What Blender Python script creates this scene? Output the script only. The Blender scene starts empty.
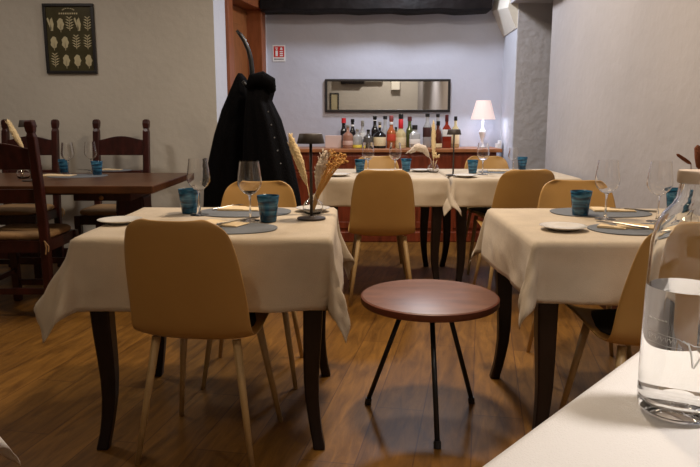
import bpy, math, random
from mathutils import Vector, Matrix, noise
random.seed(7)
R = math.radians
S = bpy.context.scene
COL = S.collection
PI = math.pi

# ------------------------------------------------------------------ camera model
F = 670.0; TH = math.atan(115.5/670); HC = 1.14
CT, ST = math.cos(TH), math.sin(TH)
def _ray(px, py):
    a = (px-350)/F; b = -(py-233.5)/F
    return (a, CT+b*ST, -ST+b*CT)
def G(px, py, z=0.0):
    d = _ray(px, py); t = (z-HC)/d[2]
    return d[0]*t, d[1]*t
def D(px, py, Y):
    d = _ray(px, py); t = Y/d[1]
    return d[0]*t, HC+d[2]*t
cam = bpy.data.cameras.new('camera'); co = bpy.data.objects.new('camera', cam); COL.objects.link(co)
cam.sensor_width = 36; cam.lens = 36*F/700; cam.clip_start = .02
co.location = (0, 0, HC); co.rotation_euler = (PI/2-TH, 0, 0); S.camera = co

# ------------------------------------------------------------------ materials
MATS = {}
def mat(name, col, rough=.5, metal=0, trans=0, ior=1.45, spec=.5, bump=0, bscale=60, var=0, vscale=4, sheen=0, coat=0, emit=None, estr=0, stretch=None, bdist=.01):
    if name in MATS: return MATS[name]
    m = bpy.data.materials.new(name); m.use_nodes = True
    nt = m.node_tree; b = nt.nodes['Principled BSDF']
    b.inputs['Base Color'].default_value = (*col, 1)
    b.inputs['Roughness'].default_value = rough
    b.inputs['Metallic'].default_value = metal
    b.inputs['Transmission Weight'].default_value = trans
    b.inputs['IOR'].default_value = ior
    b.inputs['Specular IOR Level'].default_value = spec
    b.inputs['Sheen Weight'].default_value = sheen
    b.inputs['Coat Weight'].default_value = coat
    if emit: b.inputs['Emission Color'].default_value = (*emit, 1); b.inputs['Emission Strength'].default_value = estr
    tc = nt.nodes.new('ShaderNodeTexCoord'); src = tc.outputs['Object']
    if stretch:
        mp = nt.nodes.new('ShaderNodeMapping'); mp.inputs['Scale'].default_value = stretch
        nt.links.new(src, mp.inputs['Vector']); src = mp.outputs['Vector']
    if var:
        n = nt.nodes.new('ShaderNodeTexNoise'); n.inputs['Scale'].default_value = vscale; n.inputs['Detail'].default_value = 5
        nt.links.new(src, n.inputs['Vector'])
        r = nt.nodes.new('ShaderNodeValToRGB')
        r.color_ramp.elements[0].position = .3; r.color_ramp.elements[1].position = .7
        r.color_ramp.elements[0].color = (*[c*(1-var) for c in col], 1)
        r.color_ramp.elements[1].color = (*[min(1, c*(1+var)) for c in col], 1)
        nt.links.new(n.outputs['Fac'], r.inputs['Fac']); nt.links.new(r.outputs['Color'], b.inputs['Base Color'])
    if bump:
        n = nt.nodes.new('ShaderNodeTexNoise'); n.inputs['Scale'].default_value = bscale; n.inputs['Detail'].default_value = 6
        nt.links.new(src, n.inputs['Vector'])
        bp = nt.nodes.new('ShaderNodeBump'); bp.inputs['Strength'].default_value = bump; bp.inputs['Distance'].default_value = bdist
        nt.links.new(n.outputs['Fac'], bp.inputs['Height']); nt.links.new(bp.outputs['Normal'], b.inputs['Normal'])
    MATS[name] = m
    return m

def floor_mat():
    m = bpy.data.materials.new('floor_planks'); m.use_nodes = True
    nt = m.node_tree; b = nt.nodes['Principled BSDF']; L = nt.links.new
    tc = nt.nodes.new('ShaderNodeTexCoord'); mp = nt.nodes.new('ShaderNodeMapping')
    mp.inputs['Rotation'].default_value = (0, 0, R(-79))
    L(tc.outputs['Object'], mp.inputs['Vector'])
    br = nt.nodes.new('ShaderNodeTexBrick'); br.offset = .37
    br.inputs['Scale'].default_value = 1; br.inputs['Brick Width'].default_value = 1.25; br.inputs['Row Height'].default_value = .19
    br.inputs['Mortar Size'].default_value = .0022; br.inputs['Mortar Smooth'].default_value = .3
    br.inputs['Color1'].default_value = (.190, .088, .016, 1); br.inputs['Color2'].default_value = (.262, .126, .025, 1)
    br.inputs['Mortar'].default_value = (.10, .04, .012, 1)
    L(mp.outputs['Vector'], br.inputs['Vector'])
    m2 = nt.nodes.new('ShaderNodeMapping'); m2.inputs['Scale'].default_value = (1.4, 9, 1)
    L(mp.outputs['Vector'], m2.inputs['Vector'])
    n = nt.nodes.new('ShaderNodeTexNoise'); n.inputs['Scale'].default_value = 2.6; n.inputs['Detail'].default_value = 9; n.inputs['Roughness'].default_value = .65
    n.inputs['Distortion'].default_value = .8
    L(m2.outputs['Vector'], n.inputs['Vector'])
    r = nt.nodes.new('ShaderNodeValToRGB'); r.color_ramp.elements[0].position = .32; r.color_ramp.elements[1].position = .72
    r.color_ramp.elements[0].color = (.42, .36, .30, 1); r.color_ramp.elements[1].color = (1.25, 1.22, 1.15, 1)
    L(n.outputs['Fac'], r.inputs['Fac'])
    mx = nt.nodes.new('ShaderNodeMix'); mx.data_type = 'RGBA'; mx.blend_type = 'MULTIPLY'; mx.inputs[0].default_value = .9
    L(br.outputs['Color'], mx.inputs[6]); L(r.outputs['Color'], mx.inputs[7]); L(mx.outputs[2], b.inputs['Base Color'])
    b.inputs['Roughness'].default_value = .40; b.inputs['Specular IOR Level'].default_value = .32
    bp = nt.nodes.new('ShaderNodeBump'); bp.inputs['Strength'].default_value = .15; bp.inputs['Distance'].default_value = .004
    L(n.outputs['Fac'], bp.inputs['Height']); L(bp.outputs['Normal'], b.inputs['Normal'])
    return m
M_FLOOR = floor_mat()
M_LWALL = mat('beige_plaster', (.52, .485, .425), .85, bump=.2, bscale=18, var=.05, vscale=2.5, bdist=.02)
M_RWALL = mat('grey_plaster', (.42, .40, .405), .9, bump=.22, bscale=16, var=.05, vscale=2, bdist=.02)
M_BWALL = mat('lilac_plaster', (.50, .51, .58), .85, bump=.2, bscale=9, var=.05, vscale=2, bdist=.03)
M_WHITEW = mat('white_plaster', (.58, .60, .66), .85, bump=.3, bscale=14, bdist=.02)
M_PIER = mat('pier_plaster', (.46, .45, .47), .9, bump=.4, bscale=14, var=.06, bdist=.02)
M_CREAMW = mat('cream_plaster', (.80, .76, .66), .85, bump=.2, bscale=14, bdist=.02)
M_CEIL = mat('ceiling_paint', (.62, .59, .54), .9)
M_CLOTH = mat('ecru_linen', (.52, .432, .322), .9, bump=.6, bscale=380, sheen=.1, var=.07, vscale=11, bdist=.002)
M_CLOTHW = mat('white_linen', (.66, .63, .60), .9, bump=.5, bscale=420, sheen=.1, bdist=.002)
M_SHELL = mat('ochre_plastic', (.43, .245, .075), .42, var=.03, vscale=8)
M_PAD = mat('charcoal_pad', (.022, .02, .02), .8)
M_CLEG = mat('golden_beech_leg', (.44, .29, .125), .45, var=.1, vscale=20)
M_DARK = mat('dark_walnut', (.010, .005, .0045), .38, var=.4, vscale=12, stretch=(4, 4, 1))
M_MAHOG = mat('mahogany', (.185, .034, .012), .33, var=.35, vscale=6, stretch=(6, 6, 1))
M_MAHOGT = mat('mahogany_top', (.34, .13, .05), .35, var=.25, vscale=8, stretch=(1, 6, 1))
M_RUST = mat('rustic_red_wood', (.036, .007, .005), .34, var=.45, vscale=9, stretch=(3, 3, 1))
M_RTABLE = mat('rustic_tabletop', (.085, .032, .012), .32, var=.4, vscale=5, stretch=(1, 7, 1))
M_RUSH = mat('tan_cushion', (.34, .20, .09), .9, bump=.5, bscale=60)
M_STOOLT = mat('brown_tabletop', (.175, .078, .046), .40, var=.22, vscale=7, stretch=(1, 3, 1))
M_STOOLR = mat('red_brown_rim', (.14, .042, .022), .42, var=.2)
M_BLACK = mat('black_metal', (.012, .012, .013), .38)
M_LAMPB = mat('bronze_black', (.040, .030, .024), .5)
M_MAT = mat('slate_placemat', (.135, .145, .16), .75, bump=.2, bscale=200)
M_NAP = mat('cream_napkin', (.72, .56, .34), .9, bump=.3, bscale=300)
M_PLATE = mat('white_porcelain', (.72, .69, .64), .16, coat=.4)
M_STEEL = mat('cutlery_steel', (.42, .40, .37), .28, metal=1)
M_GLASS = mat('clear_glass', (1, 1, 1), .0, trans=1, ior=1.5)
M_GLASSC = mat('carafe_glass', (.985, .99, .985), .0, trans=1, ior=1.45)
M_WATER = mat('water', (1, 1, 1), .0, trans=1, ior=1.33)
M_CORK = mat('pale_stopper', (.52, .40, .29), .6)
M_ETCH = mat('white_etching', (.8, .8, .78), .6)
M_PAMPAS = mat('cream_pampas', (.78, .60, .33), .95, bump=.8, bscale=120)
M_PAMPW = mat('pale_pampas', (.62, .52, .42), .95, bump=.8, bscale=120)
M_GOLDST = mat('golden_straw', (.62, .34, .10), .8)
M_BROWNST = mat('brown_reed', (.20, .060, .022), .9, bump=.8, bscale=200)
M_COAT = mat('black_wool', (.0022, .002, .0026), .95, spec=.12, bump=.5, bscale=70)
M_MIRROR = mat('mirror_glass', (.90, .90, .90), .015, metal=1)
M_FRAME = mat('black_frame', (.014, .012, .012), .4)
M_DOOR = mat('honey_wood_door', (.25, .09, .027), .42, var=.18, vscale=6, stretch=(6, 6, 1))
M_DOORF = mat('red_brown_door_frame', (.24, .075, .026), .38, var=.2, vscale=6, stretch=(6, 6, 1))
M_BEAM = mat('black_beam', (.006, .004, .004), .5, spec=.15, bump=.5, bscale=9, var=.6, vscale=6, bdist=.02)
M_RED = mat('sign_red', (.55, .012, .012), .5)
M_SIGNW = mat('sign_white', (.80, .80, .80), .5)
M_SHADE = mat('pink_lamp_shade', (.86, .72, .68), .8, emit=(1.0, .72, .64), estr=.26)
M_LAMPW = mat('white_ceramic', (.78, .78, .80), .3)
M_CARD = mat('pale_pink_card', (.62, .47, .42), .7)
M_PRINT = mat('print_ground', (.060, .052, .024), .25, var=.15, vscale=12)
M_PRINTL = mat('print_leaf', (.52, .46, .28), .5)

def cup_mat():
    m = bpy.data.materials.new('teal_swirl_glass'); m.use_nodes = True; nt = m.node_tree; b = nt.nodes['Principled BSDF']; L = nt.links.new
    tc = nt.nodes.new('ShaderNodeTexCoord'); mp = nt.nodes.new('ShaderNodeMapping'); mp.inputs['Scale'].default_value = (.45, .45, 3.6)
    n = nt.nodes.new('ShaderNodeTexNoise'); n.inputs['Scale'].default_value = 16; n.inputs['Distortion'].default_value = 1.2
    L(tc.outputs['Object'], mp.inputs['Vector']); L(mp.outputs['Vector'], n.inputs['Vector'])
    r = nt.nodes.new('ShaderNodeValToRGB'); e = r.color_ramp.elements
    e[0].position = .36; e[0].color = (.006, .035, .075, 1); e[1].position = .64; e[1].color = (.08, .27, .42, 1)
    x = e.new(.5); x.color = (.018, .11, .21, 1)
    L(n.outputs['Fac'], r.inputs['Fac']); L(r.outputs['Color'], b.inputs['Base Color'])
    b.inputs['Roughness'].default_value = .12; b.inputs['Transmission Weight'].default_value = .15
    return m
M_CUP = cup_mat()

# ------------------------------------------------------------------ mesh builder
class MB:
    def __init__(s): s.v = []; s.f = []; s.T = Matrix.Identity(4); s.mi = []; s.cur = 0
    def _add(s, vs, fs):
        o = len(s.v)
        s.v += [tuple(s.T @ Vector(p)) for p in vs]
        s.f += [tuple(i+o for i in q) for q in fs]; s.mi += [s.cur]*len(fs)
        return s
    def box(s, x0, x1, y0, y1, z0, z1):
        return s._add([(x0,y0,z0),(x1,y0,z0),(x1,y1,z0),(x0,y1,z0),(x0,y0,z1),(x1,y0,z1),(x1,y1,z1),(x0,y1,z1)],
                      [(0,3,2,1),(4,5,6,7),(0,1,5,4),(1,2,6,5),(2,3,7,6),(3,0,4,7)])
    def loft(s, rings, cap=True, closed=True):
        n = len(rings[0]); vs = [p for r in rings for p in r]; fs = []
        for i in range(len(rings)-1):
            for j in range(n if closed else n-1):
                a = i*n+j; b = i*n+(j+1) % n
                fs.append((a, b, b+n, a+n))
        if cap:
            fs.append(tuple(range(n-1, -1, -1))); fs.append(tuple((len(rings)-1)*n+j for j in range(n)))
        return s._add(vs, fs)
    def tube(s, pts, rad, n=10, cap=True, sx=1, sy=1):
        pts = [Vector(p) for p in pts]
        if not isinstance(rad, (list, tuple)): rad = [rad]*len(pts)
        rings = []; up = None
        for i, p in enumerate(pts):
            t = (pts[min(i+1, len(pts)-1)]-pts[max(i-1, 0)]).normalized()
            if up is None: up = Vector((0, 0, 1)) if abs(t.z) < .9 else Vector((1, 0, 0))
            a = (up-t*up.dot(t)).normalized(); up = a; b = t.cross(a)
            rings.append([tuple(p+(a*math.cos(q*2*PI/n)*sx+b*math.sin(q*2*PI/n)*sy)*rad[i]) for q in range(n)])
        return s.loft(rings, cap)
    def lathe(s, prof, n=32, c=(0, 0, 0), cap=True):
        rings = [[(c[0]+r*math.cos(2*PI*j/n), c[1]+r*math.sin(2*PI*j/n), c[2]+z) for j in range(n)] for r, z in prof]
        return s.loft(rings, cap)
    def sqloft(s, secs):   # (cx, cy, z, half)
        return s.loft([[(x-h, y-h, z), (x+h, y-h, z), (x+h, y+h, z), (x-h, y+h, z)] for x, y, z, h in secs])
    def prism(s, poly, z0, z1):
        return s.loft([[(x, y, z0) for x, y in poly], [(x, y, z1) for x, y in poly]])
    def prism_y(s, poly, y0, y1):   # poly in xz
        return s.loft([[(x, y0, z) for x, z in poly], [(x, y1, z) for x, z in poly]])
    def ball(s, c, r, n=10, m=7, sc=(1, 1, 1)):
        rings = []
        for i in range(m+1):
            a = -PI/2+PI*i/m; rr = max(math.cos(a), .02)*r
            rings.append([(c[0]+rr*math.cos(2*PI*j/n)*sc[0], c[1]+rr*math.sin(2*PI*j/n)*sc[1], c[2]+math.sin(a)*r*sc[2]) for j in range(n)])
        return s.loft(rings)
    def build(s, name, m, parent=None, smooth=False, bevel=0, sub=0, solid=0, loc=None, rot=None, auto=None, bseg=2):
        me = bpy.data.meshes.new(name); me.from_pydata(s.v, [], s.f)
        ms = m if isinstance(m, (list, tuple)) else [m]
        for k in ms: me.materials.append(k)
        for p, i in zip(me.polygons, s.mi): p.material_index = i
        import bmesh
        bm = bmesh.new(); bm.from_mesh(me); bmesh.ops.recalc_face_normals(bm, faces=bm.faces); bm.to_mesh(me); bm.free()
        if smooth: me.shade_smooth()
        if auto is not None: me.shade_smooth(); me.set_sharp_from_angle(angle=R(auto))
        o = bpy.data.objects.new(name, me); COL.objects.link(o)
        if parent: o.parent = parent
        if loc: o.location = loc
        if rot is not None: o.rotation_euler = (0, 0, rot)
        if solid: q = o.modifiers.new('solid', 'SOLIDIFY'); q.thickness = solid; q.offset = 0
        if bevel: q = o.modifiers.new('bevel', 'BEVEL'); q.width = bevel; q.segments = bseg; q.limit_method = 'ANGLE'; q.angle_limit = R(40)
        if sub: q = o.modifiers.new('sub', 'SUBSURF'); q.levels = sub; q.render_levels = sub
        return o
def tag(o, label=None, cat=None, group=None, kind=None):
    if label: o['label'] = label
    if cat: o['category'] = cat
    if group: o['group'] = group
    if kind: o['kind'] = kind
    return o
def empty(name, loc, rz=0):
    o = bpy.data.objects.new(name, None); o.empty_display_size = .1; COL.objects.link(o); o.location = loc; o.rotation_euler = (0, 0, rz)
    return o
def kids(o): return [c for c in COL.objects if c.parent == o]
def copy_tree(o, parent=None):
    ch = kids(o); c = o.copy(); COL.objects.link(c); c.parent = parent
    for k in ch: copy_tree(k, c)
    return c
def struct(mb, name, m, **k):
    return tag(mb.build(name, m, **k), kind='structure')
PROTO = {}
def inst(key, maker, loc, rz, label, cat, group=None, sc=None):
    """first call builds the thing, later calls copy it and its parts"""
    if key not in PROTO: o = PROTO[key] = maker()
    else: o = copy_tree(PROTO[key])
    o.location = loc; o.rotation_euler = (0, 0, rz)
    o.scale = (1, 1, 1) if sc is None else sc
    tag(o, label, cat, group)
    return o

# ------------------------------------------------------------------ room
WR = 1.55      # face of the near right wall
YL = 5.40      # face of the left wall
YB = 6.60      # back wall
ZC = 2.75
struct(MB().box(-4.7, 2.9, -2.7, 7.2, -.1, 0), 'floor', M_FLOOR)
struct(MB().box(-4.7, 2.9, -2.7, 7.2, ZC, ZC+.1), 'ceiling', M_CEIL)
struct(MB().box(-4.75, -4.6, -2.6, YL+.1, 0, ZC), 'wall_left', M_LWALL)
struct(MB().box(-4.7, 2.8, -2.7, -2.5, 0, ZC), 'wall_front', M_LWALL)
# left wall of the dining area, facing the camera, ends at the passage
struct(MB().box(-4.7, -1.057, YL, YL+.2, 0, ZC), 'wall_back_left', M_LWALL)
struct(MB().box(-1.2, 2.8, YB, YB+.2, 0, ZC), 'wall_back', M_BWALL)
# oblique passage wall with the door
P0 = Vector((-1.057, YL)); P1 = Vector((-.79, YB)); dv = (P1-P0); LEN = dv.length; ang = math.atan2(dv.y, dv.x)
def along(px):
    a = (px-350)/F; # ray at eye height: x = a' * y
    d = _ray(px, 60); k = d[0]/d[1]
    t = (k*P0.y-P0.x)/(dv.x-k*dv.y); return t*LEN
sA, sB = along(227.5), along(263)
TM = Matrix.Translation((P0.x, P0.y, 0)) @ Matrix.Rotation(ang, 4, 'Z')
w = MB(); w.T = TM
DH = 2.12
w.box(0.0, sA, 0, .2, 0, ZC); w.box(sB, LEN+.02, 0, .2, 0, ZC); w.box(sA, sB, 0, .2, DH+.06, ZC)
struct(w, 'wall_passage', M_WHITEW)
d = empty('door_1', (P0.x, P0.y, 0), ang); tag(d, kind='structure')
fw = .085
m = MB(); m.box(sA-.02, sA+fw, -.025, .19, 0, DH+.0); m.box(sB-fw, sB+.02, -.025, .19, 0, DH); m.box(sA-.02, sB+.02, -.025, .19, DH-.0, DH+.09)
m.build('door_frame', M_DOORF, d, bevel=.006)
m = MB(); m.box(sA+fw, sB-fw, .12, .16, .01, DH-.005)
m.box(sA+fw+.10, sB-fw-.10, .108, .125, 1.15, DH-.15); m.box(sA+fw+.10, sB-fw-.10, .108, .125, .15, 1.0)
m.build('door_panel', M_DOOR, d, bevel=.005)
m = MB(); m.tube([(sB-fw-.06, .12, 1.06), (sB-fw-.06, .06, 1.06), (sB-fw-.17, .06, 1.06)], .009); m.build('door_handle', M_STEEL, d)
# right side: near wall, niche, pier and sloped haunch
m = MB(); m.box(WR, WR+.15, -2.6, 5.34, 0, ZC)
struct(m, 'wall_right', M_RWALL)
struct(MB().box(2.75, 2.9, -2.6, YB+.1, 0, ZC), 'wall_niche', M_PIER)
YP = 5.95
XS0, XS1 = D(516, 60, YP)[0], D(503, 60, YB)[0]
m = MB()
m.loft([[(XS0, YP, 0), (2.76, YP, 0), (2.76, YB, 0), (XS1, YB, 0)], [(XS0-.003, YP, 1.90), (2.76, YP, 1.90), (2.76, YB, 1.90), (XS1, YB, 1.90)]])
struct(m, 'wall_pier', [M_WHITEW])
# front of the pier: its shade is put into a darker plaster colour
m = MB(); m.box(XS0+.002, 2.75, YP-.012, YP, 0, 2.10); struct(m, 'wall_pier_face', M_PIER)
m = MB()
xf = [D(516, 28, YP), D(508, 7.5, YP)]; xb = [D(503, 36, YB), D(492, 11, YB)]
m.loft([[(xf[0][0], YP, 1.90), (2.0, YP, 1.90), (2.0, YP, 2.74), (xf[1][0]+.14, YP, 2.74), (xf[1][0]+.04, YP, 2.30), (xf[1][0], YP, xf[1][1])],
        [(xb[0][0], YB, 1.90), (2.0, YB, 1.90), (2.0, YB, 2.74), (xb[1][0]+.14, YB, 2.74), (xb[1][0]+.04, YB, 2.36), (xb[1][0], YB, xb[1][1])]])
struct(m, 'trim_1', M_CREAMW)  # warm lamp light on the haunch is put into its cream colour
m = MB(); m.prism_y([(xf[1][0]+.02, 2.10), (2.75, 2.10), (2.75, 2.74), (xf[1][0]+.12, 2.74), (xf[1][0]+.04, 2.3)], 4.95, YP-.001)
struct(m, 'trim_2', M_PIER)
# baseboard of the back-left wall (dark tile)
struct(MB().box(-4.6, -1.057, YL-.015, YL, 0, .09), 'baseboard_left', M_RUST)
struct(MB().box(WR-.012, WR, -2.5, 5.34, 0, .08), 'baseboard_right', M_RUST)

# beam in front of the back wall
b0 = D(264, 11, 6.35); b1 = D(492, 11, 6.35)
m = MB(); n = 14; rings = []
for i in range(n+1):
    x = b0[0]-.03+(b1[0]-b0[0]+.02)*i/n; q = .005*math.sin(i*1.9)+.004*math.sin(i*4.1)
    rings.append([(x, 6.30+q, b0[1]+q*.7+.015), (x, 6.33+q, b0[1]+q), (x, 6.57, b0[1]+q), (x, 6.59, b0[1]+.03), (x, 6.59, b0[1]+.26), (x, 6.31-q, b0[1]+.25+q)])
m.loft(rings)
tag(m.build('ceiling_beam', M_BEAM, auto=35), kind='structure')
o = COL.objects['ceiling_beam']; o.name = 'trim_3'

# ------------------------------------------------------------------ tables and cloths
def wood_leg(x, y, sx, sy, top, m_=M_DARK):
    mb = MB()
    secs = [(x, y, top, .036), (x, y, top-.12, .035)]
    for z, off, h in ((.52, 0, .033), (.42, -.003, .031), (.33, -.007, .0285), (.25, -.009, .026), (.18, -.007, .0235), (.11, 0, .021), (.06, .007, .020), (.025, .014, .020), (0, .018, .021)):
        secs.append((x+sx*off, y+sy*off, z, h))
    mb.sqloft(secs); return mb
def dining_table(cx, cy, W, Dp, rz, label, group):
    t = empty('dining_table', (cx, cy, 0), rz)
    tag(t, label, 'table', group)
    MB().box(-W/2, W/2, -Dp/2, Dp/2, .722, .75).build('tabletop', M_DARK, t, bevel=.006)
    a, b = W/2-.035, Dp/2-.035
    m = MB(); m.box(-a, a, -b-.01, -b+.012, .64, .7215); m.box(-a, a, b-.012, b+.01, .64, .7215); m.box(-a-.01, -a+.012, -b+.012, b-.012, .64, .7215); m.box(a-.012, a+.01, -b+.012, b-.012, .64, .7215)
    m.build('apron', M_DARK, t)
    for sx in (-1, 1):
        for sy in (-1, 1):
            wood_leg(sx*(a-.015), sy*(b-.015), sx, sy, .7215).build('leg', M_DARK, t, bevel=.006, auto=40)
    return t
def rest_k(rho, r, over): return max(0.0, min(1.0, (rho-r)/(over*.5)))
def cloth(cx, cy, W, Dp, rz, label, group, over=.25, seed=0, m_=None, zt=.7535, flare=.10, corner=.50, xmax=None, tilt=0, wave=.028, skew=(1, .8, 1.2, .9)):
    rnd = random.Random(seed)
    hx, hy = W/2+.003, Dp/2+.003
    r = .016
    def axis(h):
        a = [-(h+over*k/14) for k in range(14, 0, -1)]
        b = [-h+2*h*k/26 for k in range(27)]
        return a+b+[-q for q in reversed(a)]
    xs, ys = axis(hx), axis(hy)
    ph = [rnd.uniform(0, 6.28) for _ in range(8)]
    cr = [rnd.uniform(.85, 1.12) for _ in range(4)]; ca = [rnd.uniform(-.25, .25) for _ in range(4)]
    vs = []
    for u in xs:
        for v in ys:
            a = max(0, abs(u)-hx); b = max(0, abs(v)-hy)
            bx = max(-hx, min(hx, u)); by = max(-hy, min(hy, v))
            rho = math.hypot(a, b)
            if rho == 0:
                z = zt+.0006*math.sin(u*23+ph[0])*math.sin(v*19+ph[1]); x, y = u, v
            else:
                phi = math.atan2(b, a); su = 1 if u >= 0 else -1; sv = 1 if v >= 0 else -1; ci = (su > 0)*2+(sv > 0)
                cf = corner[ci] if isinstance(corner, (list, tuple)) else corner*cr[ci]
                k = max(0.0, min(1.0, rho/over))
                kk = max(0.0, math.sin(PI*(phi/(PI/2))**skew[ci]))
                edge = (ph[2]+v*13+1.7*math.sin(v*5+ph[3])) if a > b else (ph[4]+u*13+1.7*math.sin(u*5+ph[5]))
                # distance from corner fades the corner fold into the straight sides
                fl = flare+.10*wave/.028*math.sin(edge)*(1-kk)+cf*kk**1.15+.07*kk*math.sin(6*phi+ph[6])
                fold = .22*math.sin(2*(phi-PI/4)*2.0+ca[ci])*kk*(1-.2)
                dirx, diry = math.cos(phi+fold*.6)*su, math.sin(phi+fold*.6)*sv
                fl = max(0.0, min(.8, fl))
                # round over the edge first, then hang
                if rho < r*PI/2:
                    q = rho/r; out = r*math.sin(q)*1.0; down = r*(1-math.cos(q))
                else:
                    rest = rho-r*PI/2; s_ = fl*(.55+.45*k)
                    out = r+rest*s_; down = r+rest*math.sqrt(max(.05, 1-s_*s_))
                out += rest_k(rho, r, over)*(.020*noise.noise(Vector((u*5+seed, v*5, 1.3)))+.012*abs(noise.noise(Vector((u*11-v*6, v*11+seed, 4.1)))))*(0 if wave < .01 else 1)
                x = bx+dirx*out; y = by+diry*out; z = zt-down+tilt*0
            vs.append([x, y, z])
    if xmax is not None:
        for p in vs:
            wx = cx+p[0]*math.cos(rz)-p[1]*math.sin(rz)
            if wx > xmax: p[0] -= (wx-xmax)
    ny = len(ys)
    fs = [(i*ny+j, (i+1)*ny+j, (i+1)*ny+j+1, i*ny+j+1) for i in range(len(xs)-1) for j in range(ny-1)]
    mb = MB(); mb._add([tuple(p) for p in vs], fs)
    o = mb.build('tablecloth', m_ or M_CLOTH, smooth=True, solid=.0022, loc=(cx, cy, 0), rot=rz)
    o.modifiers['solid'].offset = 1
    return tag(o, label, 'tablecloth', group)
TG, CG = 'dark wooden dining tables', 'linen tablecloths'
dining_table(-.485, 2.525, .82, .74, 0, 'dark curved-leg dining table under the ecru cloth at front left', TG)
cloth(-.485, 2.525, .82, .74, 0, 'ecru linen tablecloth on front left table with black lamp on it', CG, over=.25, seed=3, flare=.035, corner=(.40, .3, .22, .26), skew=(.55, .8, 1.1, .8))
dining_table(1.0, 2.475, .79, .77, R(-1), 'dark dining table under the ecru cloth by the right wall, behind the carafe', TG)
cloth(1.0, 2.475, .79, .77, R(-1), 'ecru linen tablecloth on the front right table beside the right wall', CG, over=.205, seed=11, xmax=WR-.012, flare=.05, corner=(.20, .34, .3, .2))
dining_table(.225, 4.74, .80, .80, 0, 'dark dining table at the back, directly behind the round wooden table', TG)
cloth(.225, 4.74, .80, .80, 0, 'ecru tablecloth on the back table with the small vase of dried pampas', CG, over=.19, seed=5, flare=.05, corner=.42)
dining_table(1.085, 4.74, .80, .80, 0, 'dark dining table at the back right, in front of the pink-shaded lamp', TG)
cloth(1.085, 4.74, .80, .80, 0, 'ecru tablecloth on the back right table under the small black lamp', CG, over=.19, seed=8, xmax=WR-.012, flare=.05, corner=.42)
# foreground table, edge running away to the right
e0 = Vector(G(490, 467, .757)); e1 = Vector(G(641, 354, .757)); ed = (e1-e0).normalized(); nn = Vector((ed.y, -ed.x))
ctr = e0+ed*.16+nn*(.403); rzf = math.atan2(ed.y, ed.x)
FGC = ctr-nn*0.0
dining_table(FGC.x, FGC.y, .82, .80, rzf, 'dining table under the white cloth nearest the camera, carrying the water carafe', TG)
cloth(FGC.x, FGC.y, .82, .80, rzf, 'white tablecloth in the bottom right foreground under the water carafe', CG, over=.22, seed=2, m_=M_CLOTHW, flare=.0, corner=.25, wave=.006)
# table whose cloth corner just enters at bottom left
dining_table(-1.20, .79, .80, .74, 0, 'dark dining table mostly outside the picture at bottom left', TG)
cloth(-1.20, .79, .80, .74, 0, 'pale cloth whose hanging corner shows at the bottom left edge', CG, over=.255, seed=4, m_=M_CLOTHW, corner=.40)

# ------------------------------------------------------------------ shell chairs
def chair():
    t = empty('shell_chair', (0, 0, 0))
    prof = [(.205,.405,.12),(.222,.419,.155),(.228,.434,.178),(.215,.446,.194),(.17,.450,.203),(.10,.445,.209),(0,.435,.214),(-.08,.428,.217),(-.140,.430,.214),
            (-.178,.448,.211),(-.198,.49,.208),(-.214,.55,.205),(-.232,.61,.201),(-.253,.68,.194),(-.272,.745,.184),(-.285,.790,.171),(-.292,.815,.156),(-.2965,.832,.133),(-.299,.843,.098)]
    N = 16; vs = []
    for i, (y, z, w_) in enumerate(prof):
        pa = prof[max(i-1, 0)]; pb = prof[min(i+1, len(prof)-1)]
        ty, tz = pb[0]-pa[0], pb[1]-pa[1]; l = math.hypot(ty, tz) or 1
        ny_, nz_ = tz/l, -ty/l       # normal pointing to the sitter side
        if i < 3: ny_, nz_ = 0, 1
        s = i/(len(prof)-1)
        cup = .030 if i < 5 else (.024 if 6 < i < 11 else .034)
        if i > 15: cup *= .6
        for j in range(N+1):
            u = -1+2*j/N
            q = abs(u)**2.6*cup
            vs.append((w_*u*(1-.04*abs(u)**4), y+ny_*q, z+nz_*q))
    fs = [(i*(N+1)+j, i*(N+1)+j+1, (i+1)*(N+1)+j+1, (i+1)*(N+1)+j) for i in range(len(prof)-1) for j in range(N)]
    mb = MB(); mb._add(vs, fs); mb.build('seat_shell', M_SHELL, t, smooth=True, solid=.009, sub=1)
    m = MB(); rings = []
    for z, k in ((.4455, .92), (.453, 1.0), (.458, .97), (.460, .8)):
        rings.append([(.175*k*math.copysign(abs(math.cos(a))**.6, math.cos(a)), .02+.165*k*math.copysign(abs(math.sin(a))**.6, math.sin(a)), z) for a in [2*PI*i/28 for i in range(28)]])
    m.loft(rings); m.build('seat_pad', M_PAD, t, smooth=True)
    m = MB(); m.box(-.05, .05, -.05, .05, .421, .428); m.build('under_frame', M_BLACK, t)
    for sx in (-1, 1):
        for sy in (-1, 1):
            MB().tube([(sx*.137, sy*.122-.005, .428), (sx*.198, sy*.190, 0)], [.0145, .0095], 12).build('leg', M_CLEG, t, smooth=True)
    return t
SG = 'ochre shell chairs around the cloth-covered tables'
def seat(x, y, deg, label): return inst('chair', chair, (x, y, 0), R(deg), label, 'chair', SG)
seat(-.487, 2.235, -8, 'ochre shell chair in the left foreground with its back to the camera')
seat(-.43, 2.90, 180, 'ochre shell chair facing the camera at the far side of front left table')
seat(.195, 4.17, 0, 'ochre shell chair with back to camera, behind the round wooden table')
seat(1.03, 4.19, 3, 'ochre shell chair with back to camera at the back right table')
seat(1.05, 2.95, 172, 'ochre shell chair facing the camera against right wall, behind front right table')
seat(.985, 2.17, 6, 'ochre shell chair turned sideways beside the water carafe')
seat(.21, 5.02, 180, 'ochre shell chair facing the camera between back table and bottle sideboard')
seat(1.07, 5.02, 180, 'ochre shell chair facing the camera below the pink-shaded lamp')

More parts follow.
